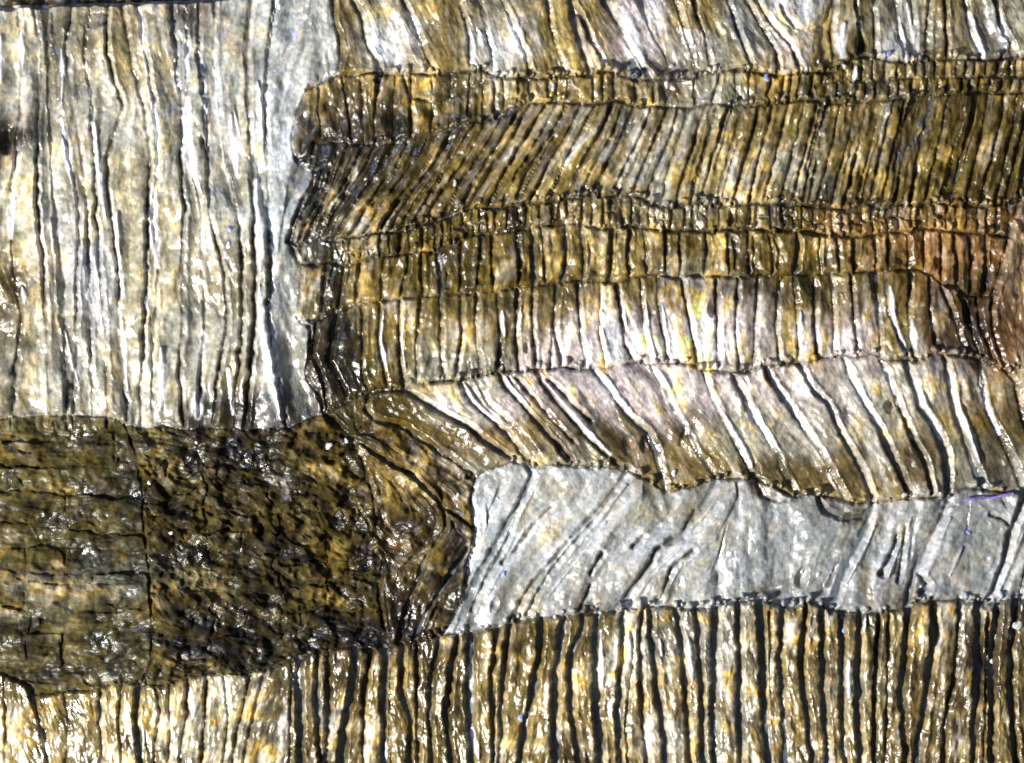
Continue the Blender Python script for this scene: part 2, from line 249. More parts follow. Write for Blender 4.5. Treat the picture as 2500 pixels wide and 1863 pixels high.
def lic(src, n, step=1.0):
    JJ, II = np.mgrid[0:H, 0:W].astype(np.float32); acc = src.copy()
    for sgn in (1, -1):
        px, py = II.copy(), JJ.copy()
        for k in range(n):
            ix = np.clip(px.astype(int), 0, W - 1); iy = np.clip(py.astype(int), 0, H - 1)
            px += sgn * step * dx[iy, ix]; py += sgn * step * dy[iy, ix]
            ix = np.clip(px.astype(int), 0, W - 1); iy = np.clip(py.astype(int), 0, H - 1)
            acc += src[iy, ix] * (1 - .7 * k / n)
    return (acc - acc.mean()) / acc.std()
F1 = blur(lic(rng.normal(0, 1, (H, W)), 5), .7); F1 /= F1.std()
F2 = lic(noise(4.5), 9); F3 = lic(noise(9), 18, 1.5); F4 = lic(noise(5), 22, 1.5)

# ------------------------------------------------------------------ cells = connected areas between the cracks
q = 2
Dc = D[::q, ::q]; hc, wc = Dc.shape
free = (D + WID / 2 > np.maximum(3.1, WID / 2 + .8))[::q, ::q]
par = np.arange(hc * wc)
lab = np.where(free, np.arange(hc * wc).reshape(hc, wc), -1)
runs = []
import itertools
# run-based union find
idx = np.full((hc, wc), -1, int); n = 0; parent = []
def find(a):
    while parent[a] != a:
        parent[a] = parent[parent[a]]; a = parent[a]
    return a
for j in range(hc):
    f = free[j]; d = np.diff(np.r_[0, f.astype(int), 0]); st = np.where(d == 1)[0]; en = np.where(d == -1)[0]
    for a, b in zip(st, en):
        parent.append(n)
        if j:
            for u in np.unique(idx[j - 1, a:b]):
                if u >= 0:
                    ra, rb = find(u), find(n)
                    if ra != rb: parent[rb] = ra
        idx[j, a:b] = n; n += 1
root = np.array([find(i) for i in range(n)])
lab = np.where(idx >= 0, root[np.maximum(idx, 0)], -1)
u, inv, cnt = np.unique(lab, return_inverse=True, return_counts=True)
big = (cnt > 26) & (u >= 0)
newid = np.full(len(u), -1); newid[big] = np.arange(big.sum())
lab = newid[inv].reshape(hc, wc)
for it in range(60):
    m = lab < 0
    if not m.any(): break
    for sj, si in ((1, 0), (-1, 0), (0, 1), (0, -1)):
        r = np.roll(lab, (sj, si), (0, 1)); k = (lab < 0) & (r >= 0); lab[k] = r[k]
LAB = np.repeat(np.repeat(lab, q, 0), q, 1)[:H, :W]
NC = int(big.sum())
cxs = np.bincount(LAB.ravel(), XX.ravel(), NC) / np.bincount(LAB.ravel(), minlength=NC)
cys = np.bincount(LAB.ravel(), YY.ravel(), NC) / np.bincount(LAB.ravel(), minlength=NC)

def border_x(y): return np.interp(y, [p[1] for p in BORDER], [p[0] for p in BORDER])
LAY = ['fibre_panel','top_cell_row','small_block_row','leaning_strand_row','tiny_block_row','block_row','palisade_row','leaning_bar_row','plate_row','column_row','bedded_block','rubble_block','fan_plate','lower_fibre_panel','wedge_block']
KID = ['fibre_strand','top_cell','small_block','leaning_strand','tiny_block','block_cell','palisade_cell','leaning_bar','broad_plate','column','bedded_plate','rubble_cell','fan_cell','lower_strand','wedge_cell']
def layer_of(x, y):
    if x > 2400 and x > np.interp(y, [p[1] for p in FAN], [p[0] for p in FAN]) and 474 < y < 1150: return 12
    if y < 1010 and x < border_x(y): return 0
    if x < 800 and y > 1000 and y < np.interp(x, [p[0] for p in L_BOT], [p[1] for p in L_BOT]): return 0
    if x < 708 and y > yof(D_BOT, x): return 13
    if y > (yof(R8, x) if x > 1074 else yof(D_BOT, x)): return 9
    if y > 1010 and x < np.interp(y, [p[1] for p in D1_R], [p[0] for p in D1_R]): return 10
    if y > 1000 and x < np.interp(y, [1010,1067,1200,1301,1400,1575], [800,862,909,919,928,950]): return 11
    bx = np.interp(y, [p[1] for p in B8L], [p[0] for p in B8L])
    if x > 1083 and y > yof(R7[2:], x) and x > bx - 2: return 8
    if y > 1172 or (y > 1040 and x < 1060): return 14
    for i, R in enumerate((R1, R2, R3, R4, R5, R6)):
        if y < yof(R, x): return i + 1
    return 7
clay = np.array([layer_of(a, b) for a, b in zip(cxs, cys)])
LAYMAP = clay[LAB]

# ------------------------------------------------------------------ relief (in plan units)
rise = np.array([14, 13, 12, 11, 10, 13, 13, 15, 14, 13, 7, 8, 14, 10, 10.])[LAYMAP]
high = np.array([8, 9, 10, 9.5, 9, 10.5, 10, 11, 8, 13, 6, 8, 11, 9, 9.])[LAYMAP]
fib1 = np.array([.6, .7, .7, .85, .7, .7, .6, .45, .3, 1.0, .8, .9, .9, 1.1, .9])[LAYMAP]
fib2 = np.array([.8, .9, 1.0, 1.3, 1.0, 1.0, .8, .6, .5, 1.2, 1.2, 1.9, 1.1, 1.5, 1.3])[LAYMAP]
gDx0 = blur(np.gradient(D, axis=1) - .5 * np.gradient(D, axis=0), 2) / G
t = np.clip(De / (rise * (.72 + .45 * np.clip(gDx0, -.8, 1))), 0, 1)
prof = 1 - (1 - t) ** 1.8
off = rng.normal(0, 1.6, NC)[LAB]
tx = rng.normal(-.02, .055, NC)[LAB]; ty = rng.normal(-.01, .05, NC)[LAB]
dist_x = np.clip(XX - cxs[LAB], -60, 60); dist_y = np.clip(YY - cys[LAB], -90, 90)
groove = np.clip(-F4 - .9, 0, 2)               # dark hair cracks that follow the fibres
gDx = blur(np.gradient(D, axis=1) - .5 * np.gradient(D, axis=0), 2) / G
lip = np.array([2.5,3,1,1.2,1,1,2,3.5,2,1.5,.5,1,3,1.5,1.])[LAYMAP] * np.clip(gDx + .1, 0, 1) * np.exp(-((De - rise * .8) / 5.5) ** 2) * np.clip(DEP * 1.4, 0, 1)
rub = np.array([0,0,.6,0,.8,.3,0,0,0,0,1.3,3.2,0,0,2.0])[LAYMAP]
rng2 = np.random.default_rng(5)
S5 = blur(rng2.normal(0, 1, (H, W)), 2.2); S5 /= S5.std(); S3 = blur(rng2.normal(0, 1, (H, W)), 1.2); S3 /= S3.std()
scal = np.array([.1,.25,.4,.2,.4,.3,.2,.2,.2,.2,1.0,1.6,.3,.3,1.0])[LAYMAP]
high = high + scal * (S5 + .35 * S3 + .8 * np.abs(F2))
body = high + off + lip + rub * (N8 + .8 * N25) + tx * dist_x + ty * dist_y + 2.6 * N25 * .5 + 3.5 * N80 * .6 + fib2 * 1.5 * F3 + fib2 * 1.05 * F2 + fib1 * .45 * F1 + 1.1 * N8 + .35 * N3 - 2.0 * groove * fib1 * np.array([.1,.4,.6,.6,.6,.6,.5,.3,.3,.35,.8,1,.5,.5,.8])[LAYMAP]
floor = body * (1 - DEP) * .8 + DEP * (-3 - .26 * np.minimum(WID, 22)) + .5 * F2 + .25 * F1 + .8 * N8
Z = floor + (body - floor) * prof
# folds standing up from the panels, whitened further on as painted highlights
F5 = lic(noise(15), 45, 1.5)
Z += prof * np.array([7,3.6,.5,1.2,.3,.6,2.2,2.8,4.5,1.8,1.2,1.5,3.5,4,2])[LAYMAP] * F5
RW = np.zeros((H, W)); RH = np.zeros((H, W))
def fold(p, w, h=6, k=1.0):
    p = np.array(p, float)
    for i in range(len(p) - 1):
        (ax, ay), (bx, by) = p[i], p[i + 1]; dx_, dy_ = bx - ax, by - ay; L2 = dx_ * dx_ + dy_ * dy_
        t_ = np.clip(((XX - ax) * dx_ + (YY - ay) * dy_) / L2, 0, 1); T_ = (i + t_) / (len(p) - 1)
        ww = w * (.35 + .65 * np.sin(math.pi * np.clip(T_ * .94 + .03, 0, 1))) * (1 + .22 * N25 + .12 * F3)
        d = (np.hypot(XX - ax - t_ * dx_, YY - ay - t_ * dy_) + .9 * N8) / np.maximum(ww, .8)
        g = np.exp(-d ** 2); np.maximum(RW, np.clip(1.4 - d * 1.25, 0, 1) * k, out=RW); np.maximum(RH, g * h, out=RH)
for p, w, h in [([(340,20),(350,100),(365,200),(382,290),(388,380),(384,430)],7,6),([(455,75),(455,150),(455,220)],8,6),([(458,240),(455,300),(462,370),(478,430),(496,478)],15,7),([(490,150),(500,230),(505,330)],5,5),
 ([(628,440),(634,520),(640,600),(636,660)],16,8),([(634,690),(640,760),(650,830),(668,900),(680,970),(688,1020)],17,8),([(150,290),(160,360),(178,440),(190,510)],7,6),([(232,300),(238,380),(250,460),(262,530)],10,6),([(288,520),(291,600),(294,690)],6,5),([(296,760),(304,850),(312,950)],8,6),([(374,450),(378,520),(375,590),(388,650)],13,6),
 ([(52,80),(55,130),(58,210)],8,6),([(150,120),(155,180),(152,250)],7,5),([(30,470),(32,520),(28,580)],6,5),([(55,700),(62,740)],7,5),([(565,280),(572,360),(580,430)],8,6),([(560,900),(566,960),(570,1010)],10,6),([(630,200),(640,240),(642,290)],7,6),([(160,810),(175,880),(190,930)],6,5),([(210,650),(215,730)],9,4),([(395,850),(400,920),(392,1000)],10,5),([(480,960),(484,1020)],12,5),([(4,90),(6,200)],8,5),([(585,330),(570,260)],5,5),([(212,150),(214,175)],5,6),([(250,150),(252,165)],5,5),
 ([(88,1560+230),(96,1810)],8,6),([(120,1840),(110,1810)],6,5),([(345,1745),(352,1800),(348,1840)],5,5),([(465,1680),(475,1740)],10,4),
 ([(1355,15),(1362,100),(1300,150)],1,0),([(1521,20),(1545,90),(1570,140)],20,5),([(1232,30),(1262,100),(1288,150)],9,5),([(995,30),(1012,60),(1030,110)],8,5),([(1170,75),(1180,110)],8,5),([(1670,70),(1690,105)],8,5),([(2060,60),(2052,120),(2060,170)],9,6),([(2194,40),(2204,110),(2212,150)],7,6),([(2365,30),(2385,90),(2402,140)],13,6),([(2440,20),(2450,80),(2462,100)],10,6),([(2215,10),(2224,60)],6,5),([(2088,165),(2082,200)],8,5),
 ([(1455,905),(1500,960),(1545,1015)],11,5),([(1600,905),(1632,945)],12,5),([(1725,930),(1750,985),(1785,1045),(1825,1110),(1835,1140)],8,6),([(1822,985),(1860,1040),(1905,1100)],14,6),([(1880,910),(1930,990),(1985,1070)],8,6),([(1960,905),(1990,950)],10,5),([(2075,900),(2110,975),(2145,1040)],9,6),([(2158,900),(2182,960)],9,5),([(2222,905),(2250,975),(2285,1040),(2300,1075)],10,6),([(2318,905),(2335,990),(2370,1070),(2390,1130)],9,6),([(2392,915),(2405,980),(2440,1060)],7,5),([(1330,930),(1370,980),(1430,1050),(1490,1110)],9,5),([(1045,975),(1090,1000),(1130,1030)],12,5),([(1230,920),(1250,950),(1290,990)],9,5),([(1135,940),(1165,985),(1205,1025)],7,5),
 ([(985,770),(980,830),(990,900)],5,5),([(937,760),(930,830),(945,905)],6,5),([(1225,760),(1232,820)],9,5),([(1272,750),(1262,820)],6,5),([(1470,700),(1468,800),(1482,885)],5,6),([(1514,740),(1530,800)],6,5),([(1576,730),(1580,800),(1600,870)],6,6),([(1615,740),(1630,830),(1632,870)],5,5),([(1800,780),(1800,850)],5,5),([(1953,760),(1955,850)],6,5),([(2170,700),(2185,790),(2215,860)],7,5),([(2225,780),(2232,850)],7,5),
 ([(1150,1570),(1148,1640),(1150,1690)],7,6),([(1152,1780),(1168,1850)],10,6),([(1466,1540),(1466,1600),(1470,1680)],6,5),([(1610,1560),(1616,1600)],9,5),([(2112,1500),(2106,1540)],7,6),([(2070,1610),(2072,1700)],9,5),([(1680,1560),(1690,1660)],8,5)]:
    if h: fold(p, w, h)
for w_, p_ in ((7, [(1210,1330),(1250,1265),(1290,1200)]),(5, [(1180,1450),(1235,1350),(1270,1290)]),(7, [(1300,1440),(1360,1365),(1440,1280),(1520,1180)]),(5, [(1330,1450),(1400,1360),(1470,1270)]),(6, [(1540,1460),(1600,1380),(1650,1335)]),(7, [(1700,1265),(1740,1215)]),(6, [(2055,1420),(2100,1340),(2125,1280)]),(5, [(2160,1400),(2200,1300),(2215,1260)]),(7, [(2240,1430),(2270,1350),(2310,1260)]),(5, [(2340,1330),(2310,1400)]),(7, [(2425,1450),(2460,1370),(2490,1290)]),(5, [(2300,1240),(2330,1235)]),(4, [(1630,1420),(1655,1370)]),(5, [(2010,1460),(2035,1400)])):
    fold([(q_[0] + 9, q_[1] + 4) for q_ in p_], w_ * .8, 4, .3)
Z += RH * (.4 + .6 * prof)
kr = np.hypot((XX - 1963) / 60, (YY - 6) / 62) + .05 * N8
Z += 7 * np.clip(1.15 - kr, 0, 1) ** .6 * (kr < 1.15) - 6 * np.exp(-((kr - 1.15) / .09) ** 2)
# pits and bubbles
pits = [(1870,1444,34,9,-.35,16),(1960,1412,13,22,.2,16),(495,347,5,15,0,16),(2103,110,12,18,0,18),(2172,992,13,15,.4,15),(1740,755,11,20,0,15),(1286,850,7,12,0,12),(1535,1080,14,16,0,8),(1572,1085,10,18,0,9),(1751,1410,12,15,.3,12),
 (15,345,12,34,0,18),(2068,1000,6,8,0,6),(1668,1068,9,18,.3,10),(1365,1095,8,20,-.5,9),(1208,1475,9,18,.3,9),(1140,1350,22,40,.5,12),(1080,1480,30,40,.5,12),(780,470,20,60,.2,14),(850,440,12,40,.5,8),(640,1560,60,16,.1,8),(960,1270,40,25,.3,8),(460,990,9,28,0,16),(2370,780,18,50,0,12),(2410,1600,18,40,0,10),(960,300,16,50,0,10),(1835,1395,40,22,-.3,5),(2128,1360,20,30,.3,6),(2290,640,10,14,0,9),(1940,1470,10,10,0,6),(1605,1465,8,12,0,8)]
for px, py, ra, rb, a, dp in pits:
    u = (XX - px) * math.cos(a) + (YY - py) * math.sin(a); v = -(XX - px) * math.sin(a) + (YY - py) * math.cos(a)
    r = np.sqrt((u / ra) ** 2 + (v / rb) ** 2) + .12 * N8
    Z -= dp * np.clip(1.25 - r, 0, 1) ** .7
# little grains crowding the ends of the cells
for R, n in ((R1, 110), (R2, 50), (R3, 120), (R4, 40), (R6, 90), (R7, 70), (R8, 70)):
    R = np.array(R, float)
    for k in range(n):
        gx = rng.uniform(max(R[0, 0], 900), 2560); gy = np.interp(gx, R[:, 0], R[:, 1]) - rng.uniform(2, 15); r = rng.uniform(3, 7); ry = r * rng.uniform(.8, 1.8)
        i0, j0 = int((gx - 12 - X0) / G), int((gy - 16 - Y0) / G); sl = (slice(max(j0, 0), j0 + 16), slice(max(i0, 0), i0 + 13))
        e = 1 - ((XX[sl] - gx) / r) ** 2 - ((YY[sl] - gy) / ry) ** 2
        Z[sl] = np.maximum(Z[sl], Z[sl] * .4 + (9 + r * 1.1) * .6 * (e > 0) + np.sqrt(np.clip(e, 0, 1)) * r * .9 - 99 * (e <= 0))
topedge = np.interp(XX, [-60, 0, 158, 290, 430, 640, 655], [18, 17, 11, 9, 3, -8, -90])
cut = np.clip((YY - topedge + 1.5 * N8) / 7, 0, 1)
Z = Z * cut + (1 - cut) * (-16 + 5 * N8)

# ------------------------------------------------------------------ pigment of the material, with some light painted in
PAL = dict(C=(.38,.355,.25), G=(.31,.33,.31), T=(.275,.198,.058), O=(.142,.095,.012), K=(.042,.033,.011), B=(.09,.050,.014), R=(.34,.165,.03), P=(.58,.50,.47))
ROWS = ["CTTGGGTCTCTTPTCPTCTC","CCTCGGOTTTTTTCTTOTOO","KCCCCGKKOOTTTTTTTTOO","CCTCCGKOOOTTCCTCTTOO","CCCCCGOOOOTTTOTORBRR","OCCCTCOOOOOTTCOOTOBR",
 "OCCCCCKTTTTPPPPTPTBR","CCCCTGKOCCPPPPCPPCPT","OOOKKKKOOBTBTTCCTCTT","OOKKKOOOKCCCTTTTTTCG","OOKKKKOBKGCCGCGGGGGC","KOKKKKOKKGTTGCGTGTGG","KOKKKKBKOTOTCCCTTTTB","OOTTCKOOOTTTCTCTCTBT","OOTCCKOOOTOTTCCTTOOT"]
grid = np.array([[PAL[c] for c in r] for r in ROWS])
wx = np.clip((XX + 22 * N25 + 10 * N8) / 125 - .5, 0, 18.999); wy = np.clip((YY + 22 * N80 + 14 * F3) / 124.2 - .5, 0, 13.999)
ix, iy = wx.astype(int), wy.astype(int); fx = (wx - ix)[..., None]; fy = (wy - iy)[..., None]
fx = fx * fx * (3 - 2 * fx); fy = fy * fy * (3 - 2 * fy)
pig = (grid[iy, ix] * (1 - fx) + grid[iy, ix + 1] * fx) * (1 - fy) + (grid[iy + 1, ix] * (1 - fx) + grid[iy + 1, ix + 1] * fx) * fy
# the panel, the plates and the blocks keep their own tone up to their edges
def blend(mask, col, k):
    global pig
    pig = pig + (np.array(col) - pig) * (mask * k)[..., None]
m = blur((LAYMAP == 0).astype(float), 1.5); blend(m * (XX > 60), PAL['C'], .3)
m = ((LAYMAP == 0) & (XX > 655)).astype(float); blend(m, PAL['G'], .75)
blend((LAYMAP == 8).astype(float), (.43,.46,.455), .7)
for l, c, k in ((10, (.050,.043,.015), .85), (11, (.042,.031,.007), .85), (14, (.08,.052,.012), .7), (3, PAL['O'], .25), (4, PAL['O'], .3), (5, PAL['O'], .35), (9, (.27,.205,.09), .4), (13, (.17,.135,.05), .55), (12, (.44,.30,.165), .8), (0, PAL['G'], .3)):
    blend((LAYMAP == l).astype(float), c, k)
def patch(x, y, rx, ry, col, k, layers=None):
    r = ((XX - x + 10 * N8 + 8 * N25) / rx) ** 2 + ((YY - y + 10 * F3) / ry) ** 2
    m = 1 / (1 + np.exp((r - 1) * 3.0))
    if layers: m = m * np.isin(LAYMAP, layers)
    blend(m, col, k)
K_, B_, A_, Wt, Pk = (.03,.023,.012), (.10,.058,.02), (.42,.26,.06), (.72,.68,.60), (.70,.60,.57)
for a in [(15,340,34,60,K_,.85),(30,700,40,90,PAL['O'],.8),(20,860,30,80,PAL['K'],.6),(480,40,60,40,PAL['B'],.6),(600,1015,100,50,(.03,.022,.008),.9),(720,1020,90,60,(.03,.022,.008),.85),(800,930,60,90,(.05,.038,.012),.6),(450,1100,140,60,(.03,.024,.009),.6),(620,1350,90,260,(.03,.024,.009),.5),(560,1560,160,50,(.02,.016,.006),.7),(860,1560,140,50,(.03,.022,.008),.7),(800,250,80,90,(.10,.07,.02),.6),(790,480,70,140,(.035,.026,.008),.8),(840,380,110,40,(.04,.03,.01),.7),(1000,340,140,40,(.06,.042,.012),.55),(960,450,130,90,(.085,.062,.016),.5),(770,700,60,60,(.07,.05,.014),.55),(800,880,60,110,(.04,.03,.009),.75),(880,1000,90,40,(.06,.045,.014),.6),(1000,1520,80,50,(.03,.02,.006),.7),(1120,1330,22,90,(.03,.02,.006),.7),(700,1180,20,30,Pk,.3),
 (1550,1085,60,45,B_,.85),(1360,1085,45,50,B_,.8),(1240,1090,60,60,(.2,.13,.04),.6),(1660,1075,28,50,B_,.75),(1640,1150,110,40,(.25,.18,.07),.7),(1850,1160,110,45,(.2,.14,.05),.75),(2060,1150,110,50,(.2,.135,.05),.75),(2240,1130,60,70,(.16,.11,.04),.7),(2440,1100,60,100,(.17,.12,.05),.65),(2000,1100,40,60,B_,.4),(2060,1250,60,22,B_,.75),
 (2400,790,70,120,(.06,.028,.012),.9),(2360,690,60,50,(.07,.04,.015),.7),(2440,850,40,80,(.28,.13,.04),.5),(2310,620,60,50,(.42,.23,.08),.6),(2140,600,90,50,(.40,.25,.09),.5),(2080,730,110,50,(.13,.09,.035),.65),(1880,720,110,50,(.15,.11,.04),.5),(1400,730,90,40,(.2,.15,.06),.5),(1640,740,90,30,(.3,.23,.11),.4),
 (1140,1060,90,50,(.33,.22,.07),.5),(1000,1200,60,50,(.36,.25,.07),.7),(1010,1280,60,40,K_,.7),(1110,1440,50,70,K_,.8),(1060,1360,40,40,(.3,.2,.06),.6),(1060,1110,60,30,(.3,.25,.17),.6),
 (1250,1455,60,40,(.3,.22,.11),.5),(1430,1470,50,22,B_,.75),(1600,1440,50,40,(.33,.25,.12),.5),(1860,1440,100,26,(.13,.11,.06),.7),(2180,1450,60,30,(.15,.11,.05),.6),(1620,1250,120,30,(.36,.30,.14),.6),(1220,1190,60,26,(.30,.25,.12),.5),(1450,1200,90,22,(.34,.28,.14),.5),(1500,1330,14,90,(.28,.21,.09),.55),(1590,1430,30,60,(.34,.26,.12),.6),(1760,1300,50,40,(.36,.31,.18),.5),(2180,1260,22,60,(.35,.28,.12),.6),(2110,1420,22,60,(.22,.14,.05),.7),(2480,1330,16,110,(.36,.28,.13),.6),(1350,1180,60,20,(.33,.26,.12),.5),(2060,1330,14,60,(.2,.13,.04),.5),(1300,1290,30,50,(.40,.36,.22),.5),
 (900,290,120,60,(.18,.13,.05),.5),(960,310,30,40,K_,.7),(1260,300,100,60,(.14,.11,.04),.4),(860,480,90,110,(.12,.095,.035),.6),(2080,220,110,30,(.06,.05,.02),.5),(2100,110,26,34,K_,.8),(1962,10,56,56,(.62,.60,.66),.9),(1560,60,50,110,Pk,.6),(1260,90,50,60,Wt,.4),(960,110,50,60,Wt,.5),
 (1000,1680,50,70,(.2,.15,.06),.4),(800,1720,60,120,(.13,.095,.04),.5),(1060,1640,90,60,(.14,.1,.04),.4),(1420,1820,90,40,(.1,.07,.03),.7),(1640,1720,60,50,(.25,.15,.05),.5),(2380,1640,50,130,(.08,.055,.02),.75),(2290,1800,70,70,(.14,.1,.04),.5),(2240,1610,40,30,(.08,.055,.02),.6),(1530,1600,60,60,Wt,.4),(1620,1790,60,50,Wt,.5),(1770,1640,40,110,Wt,.45),(1680,1560,60,80,Wt,.3),
 (650,1780,70,90,(.13,.11,.06),.7),(60,1800,70,60,PAL['O'],.5),(180,1800,60,60,(.2,.17,.09),.5),(300,1400,120,60,(.12,.12,.095),.5),(100,1450,120,60,(.13,.13,.10),.4)]:
    patch(*a)
for a in [(120,180,22,120,PAL['O'],.55,[0]),(215,130,30,90,PAL['O'],.5,[0]),(310,90,40,110,PAL['T'],.5,[0]),(200,430,22,140,(.2,.15,.05),.6,[0]),(345,560,35,190,(.24,.2,.11),.5,[0]),(320,760,26,200,(.2,.17,.08),.55,[0]),(415,640,24,90,(.3,.22,.09),.5,[0]),(500,640,30,110,(.36,.27,.12),.5,[0]),(610,200,18,160,(.26,.2,.09),.5,[0]),(590,470,18,60,(.2,.15,.06),.6,[0]),(20,380,40,60,(.09,.06,.02),.7,[0]),(18,620,26,110,(.12,.09,.03),.7,[0]),(20,960,40,60,(.13,.11,.05),.6,[0]),(270,900,18,110,(.3,.2,.07),.6,[0]),(560,950,20,90,(.3,.22,.08),.5,[0]),(620,950,26,90,(.12,.09,.03),.6,[0]),(650,620,26,22,(.5,.33,.1),.6,[0]),(700,880,34,130,(.2,.18,.1),.6,[0]),(410,30,60,22,PAL['B'],.5,[0]),(170,590,60,90,(.42,.42,.44),.5,[0]),(230,700,50,120,(.40,.41,.48),.5,[0]),(430,200,26,90,(.40,.42,.47),.5,[0]),(540,300,30,110,(.42,.42,.44),.5,[0]),
 (1450,830,150,55,Pk,.8,[6]),(1700,830,140,50,Pk,.75,[6]),(1480,950,180,70,Pk,.85,[7]),(1760,940,120,60,Pk,.6,[7]),(1150,990,80,40,Wt,.6,[7]),(2200,950,260,60,(.6,.53,.42),.6,[7]),(1980,1060,120,60,(.55,.52,.44),.6,[7]),(1250,980,60,40,Pk,.5,[7])]:
    patch(*a)
# cell-to-cell and strand-to-strand differences of the stuff itself
cell_t = np.exp(rng.normal(0, .16, NC))[LAB][..., None]
hue = rng.normal(0, 1, NC)[LAB]
pig = pig * cell_t
N12 = noise(13); N5 = noise(6)
mott = np.array([.17,.2,.26,.26,.3,.3,.22,.18,.09,.28,.26,.4,.24,.26,.3])[LAYMAP]
big_m = np.array([.20,.26,.34,.40,.34,.34,.24,.20,.10,.36,.30,.40,.2,.36,.36])[LAYMAP]
N18 = lic(noise(11), 20, 2.0)
pig = pig * np.exp(mott * (.8 * N12 + .6 * N5 + .3 * N3) + big_m * (.7 * N25 + .7 * N18) - .5 * big_m ** 2)[..., None]
pale = np.clip(.5 * N25 + .7 * N18 + .3 * N12 - .7, 0, 1) * np.array([.5,.6,.4,.55,.3,.25,.4,.4,.3,.6,.15,.15,.3,.5,.2])[LAYMAP]
pale = pale * np.clip(pig.mean(-1) * 6 - .15, 0, 1)
pig = pig + (np.array([.53,.525,.50]) - pig) * pale[..., None]
amb = np.clip(.45 * F3 + .4 * N25 + .35 * F2 + .5 * N12 + .3 * N5 + .25 * hue - .35, 0, 1.6)       # amber streaks
am_k = np.array([.22,.36,.7,.7,.85,.9,.5,.4,.22,.8,.5,.8,.5,.6,.8])[LAYMAP]
lum = pig.mean(-1, keepdims=True)
amber = lum * np.array([1.5, .97, .15]); pig = pig + (amber - pig) * (np.clip(amb * am_k, 0, .85))[..., None]
dk = np.clip(.6 * F2 + .5 * F1 - .2 * N8 + .5 * N25 - .75, 0, 1.6)
pig = pig * (1 - .55 * np.clip(dk * np.array([.45,.6,.8,.85,.8,.8,.6,.5,.3,.8,.9,1,.6,.7,1])[LAYMAP], 0, 1))[..., None]
lt = np.clip(.6 * F3 - .4 * F2 + .4 * N25 - .8, 0, 1); pig = pig + (np.array([.55,.55,.55]) - pig) * (lt * .35 * np.clip(lum[..., 0] * 3, 0, 1))[..., None]
# strong stains of the material, with lit and shaded zones painted in, laid last
def stain_and_light(x, y, rx, ry, f, layers=None):
    global pig
    r_ = np.sqrt(((XX - x + 14 * N25 + 7 * N8) / rx) ** 2 + ((YY - y + 12 * N18 + 8 * F3) / ry) ** 2)
    m_ = np.clip(1.35 - r_, 0, 1); m_ = m_ * m_ * (3 - 2 * m_)
    if layers: m_ = m_ * np.isin(LAYMAP, layers)
    pig = pig * (1 + (f - 1) * m_)[..., None]
RL = [2, 3, 4, 5, 6]
pig = pig + (np.array([.27,.105,.018]) - pig) * (np.clip(.75 * np.exp(-((XX - 2290) / 140) ** 2 - ((YY - 610) / 70) ** 2) * (.5 + .4 * N18 + .35 * N12), 0, .8) * np.isin(LAYMAP, [4, 5, 6]))[..., None]
for a_ in [(180,1340,260,330,.85,[10]),(600,1320,330,330,.8,[11]),(560,1000,170,60,.5,[0]),(400,1010,60,40,.7,[0]),(880,330,190,50,.5,RL),(770,440,60,110,.28,RL),(880,430,120,70,.55,RL),(960,285,50,55,.45,RL),(740,300,30,80,.6,RL),(1130,290,70,40,.6,RL),(800,660,110,90,.62,RL),(1000,640,150,80,.72,RL),(830,860,80,130,.45,RL),(1240,330,90,70,.7,RL),(1100,740,140,30,.7,RL),(1300,720,250,26,.72,RL),(1850,710,300,34,.62,RL),(2100,235,260,30,.6,RL),(2380,780,60,110,.4,[5,6]),(2420,560,60,120,.7,[4,5]),(1240,300,70,30,.6,RL),(2250,330,160,60,.75,RL),
 (700,990,90,60,.4),(560,1060,160,50,.5),(330,1250,40,220,.6),(430,1330,70,150,.7),(640,1300,60,200,.6),(560,1580,150,60,.4),(880,1530,110,60,.5),(1120,1400,50,110,.5,[14,11]),(960,1260,60,50,.45),(1010,1580,90,40,.6,[9]),(60,1600,90,60,.6),(790,1700,90,120,.65,[9]),(1250,1560,60,40,.7,[9]),(2370,1620,60,120,.5),(2080,1520,80,30,.6,[9]),(1430,1840,110,50,.6,[9]),
 (1540,1085,60,34,.55,[7]),(1345,1085,40,34,.6,[7]),(1680,1090,40,60,.65,[7]),(1880,1140,120,36,.6,[7]),(2070,1140,90,46,.6,[7]),(2245,1120,50,60,.55,[7]),(2440,1110,50,70,.6,[7]),(2070,1250,60,18,.4,[8]),(1860,1150,60,30,.7,[7]),(1430,1480,40,18,.45,[8]),(1860,1455,70,16,.5,[8]),(2200,1460,40,20,.5,[8]),
 (15,350,36,70,.3,[0]),(60,1760,200,140,.5,[13]),(230,1700,140,70,.6,[13]),(650,1740,80,150,.42,[13]),(400,1800,90,90,.8,[13]),(20,900,60,120,.6,[0]),(600,960,80,60,.6,[0]),(130,60,50,40,.6,[0]),(330,60,30,70,.65,[0]),(620,80,30,90,.75,[0]),(600,1000,60,50,.5,[0]),(15,700,34,110,.5,[0]),(440,25,60,24,.5,[0]),(215,90,24,60,.5,[0]),(150,130,30,110,.7,[0]),
 (1460,840,170,44,1.45,[6]),(1700,840,150,44,1.4,[6]),(2000,840,150,34,1.25,[6]),(1480,940,190,50,1.25,[7]),(1900,960,200,60,1.2,[7]),(1120,1000,80,30,1.35,[7]),(1480,380,180,60,1.5,[3]),(1400,420,80,50,1.4,[3]),(960,120,60,50,1.4,[1]),(1560,90,40,90,1.4,[1]),(1280,120,50,60,1.4,[1]),(2200,60,40,80,1.3,[1]),(1760,610,30,60,1.6,[5]),(690,300,40,260,1.15,[0]),(1770,1640,40,110,1.3,[9]),(1620,1780,50,60,1.3,[9]),(1530,1620,50,70,1.3,[9]),(1300,1480,60,40,1.15,[8])]:
    stain_and_light(*a_)
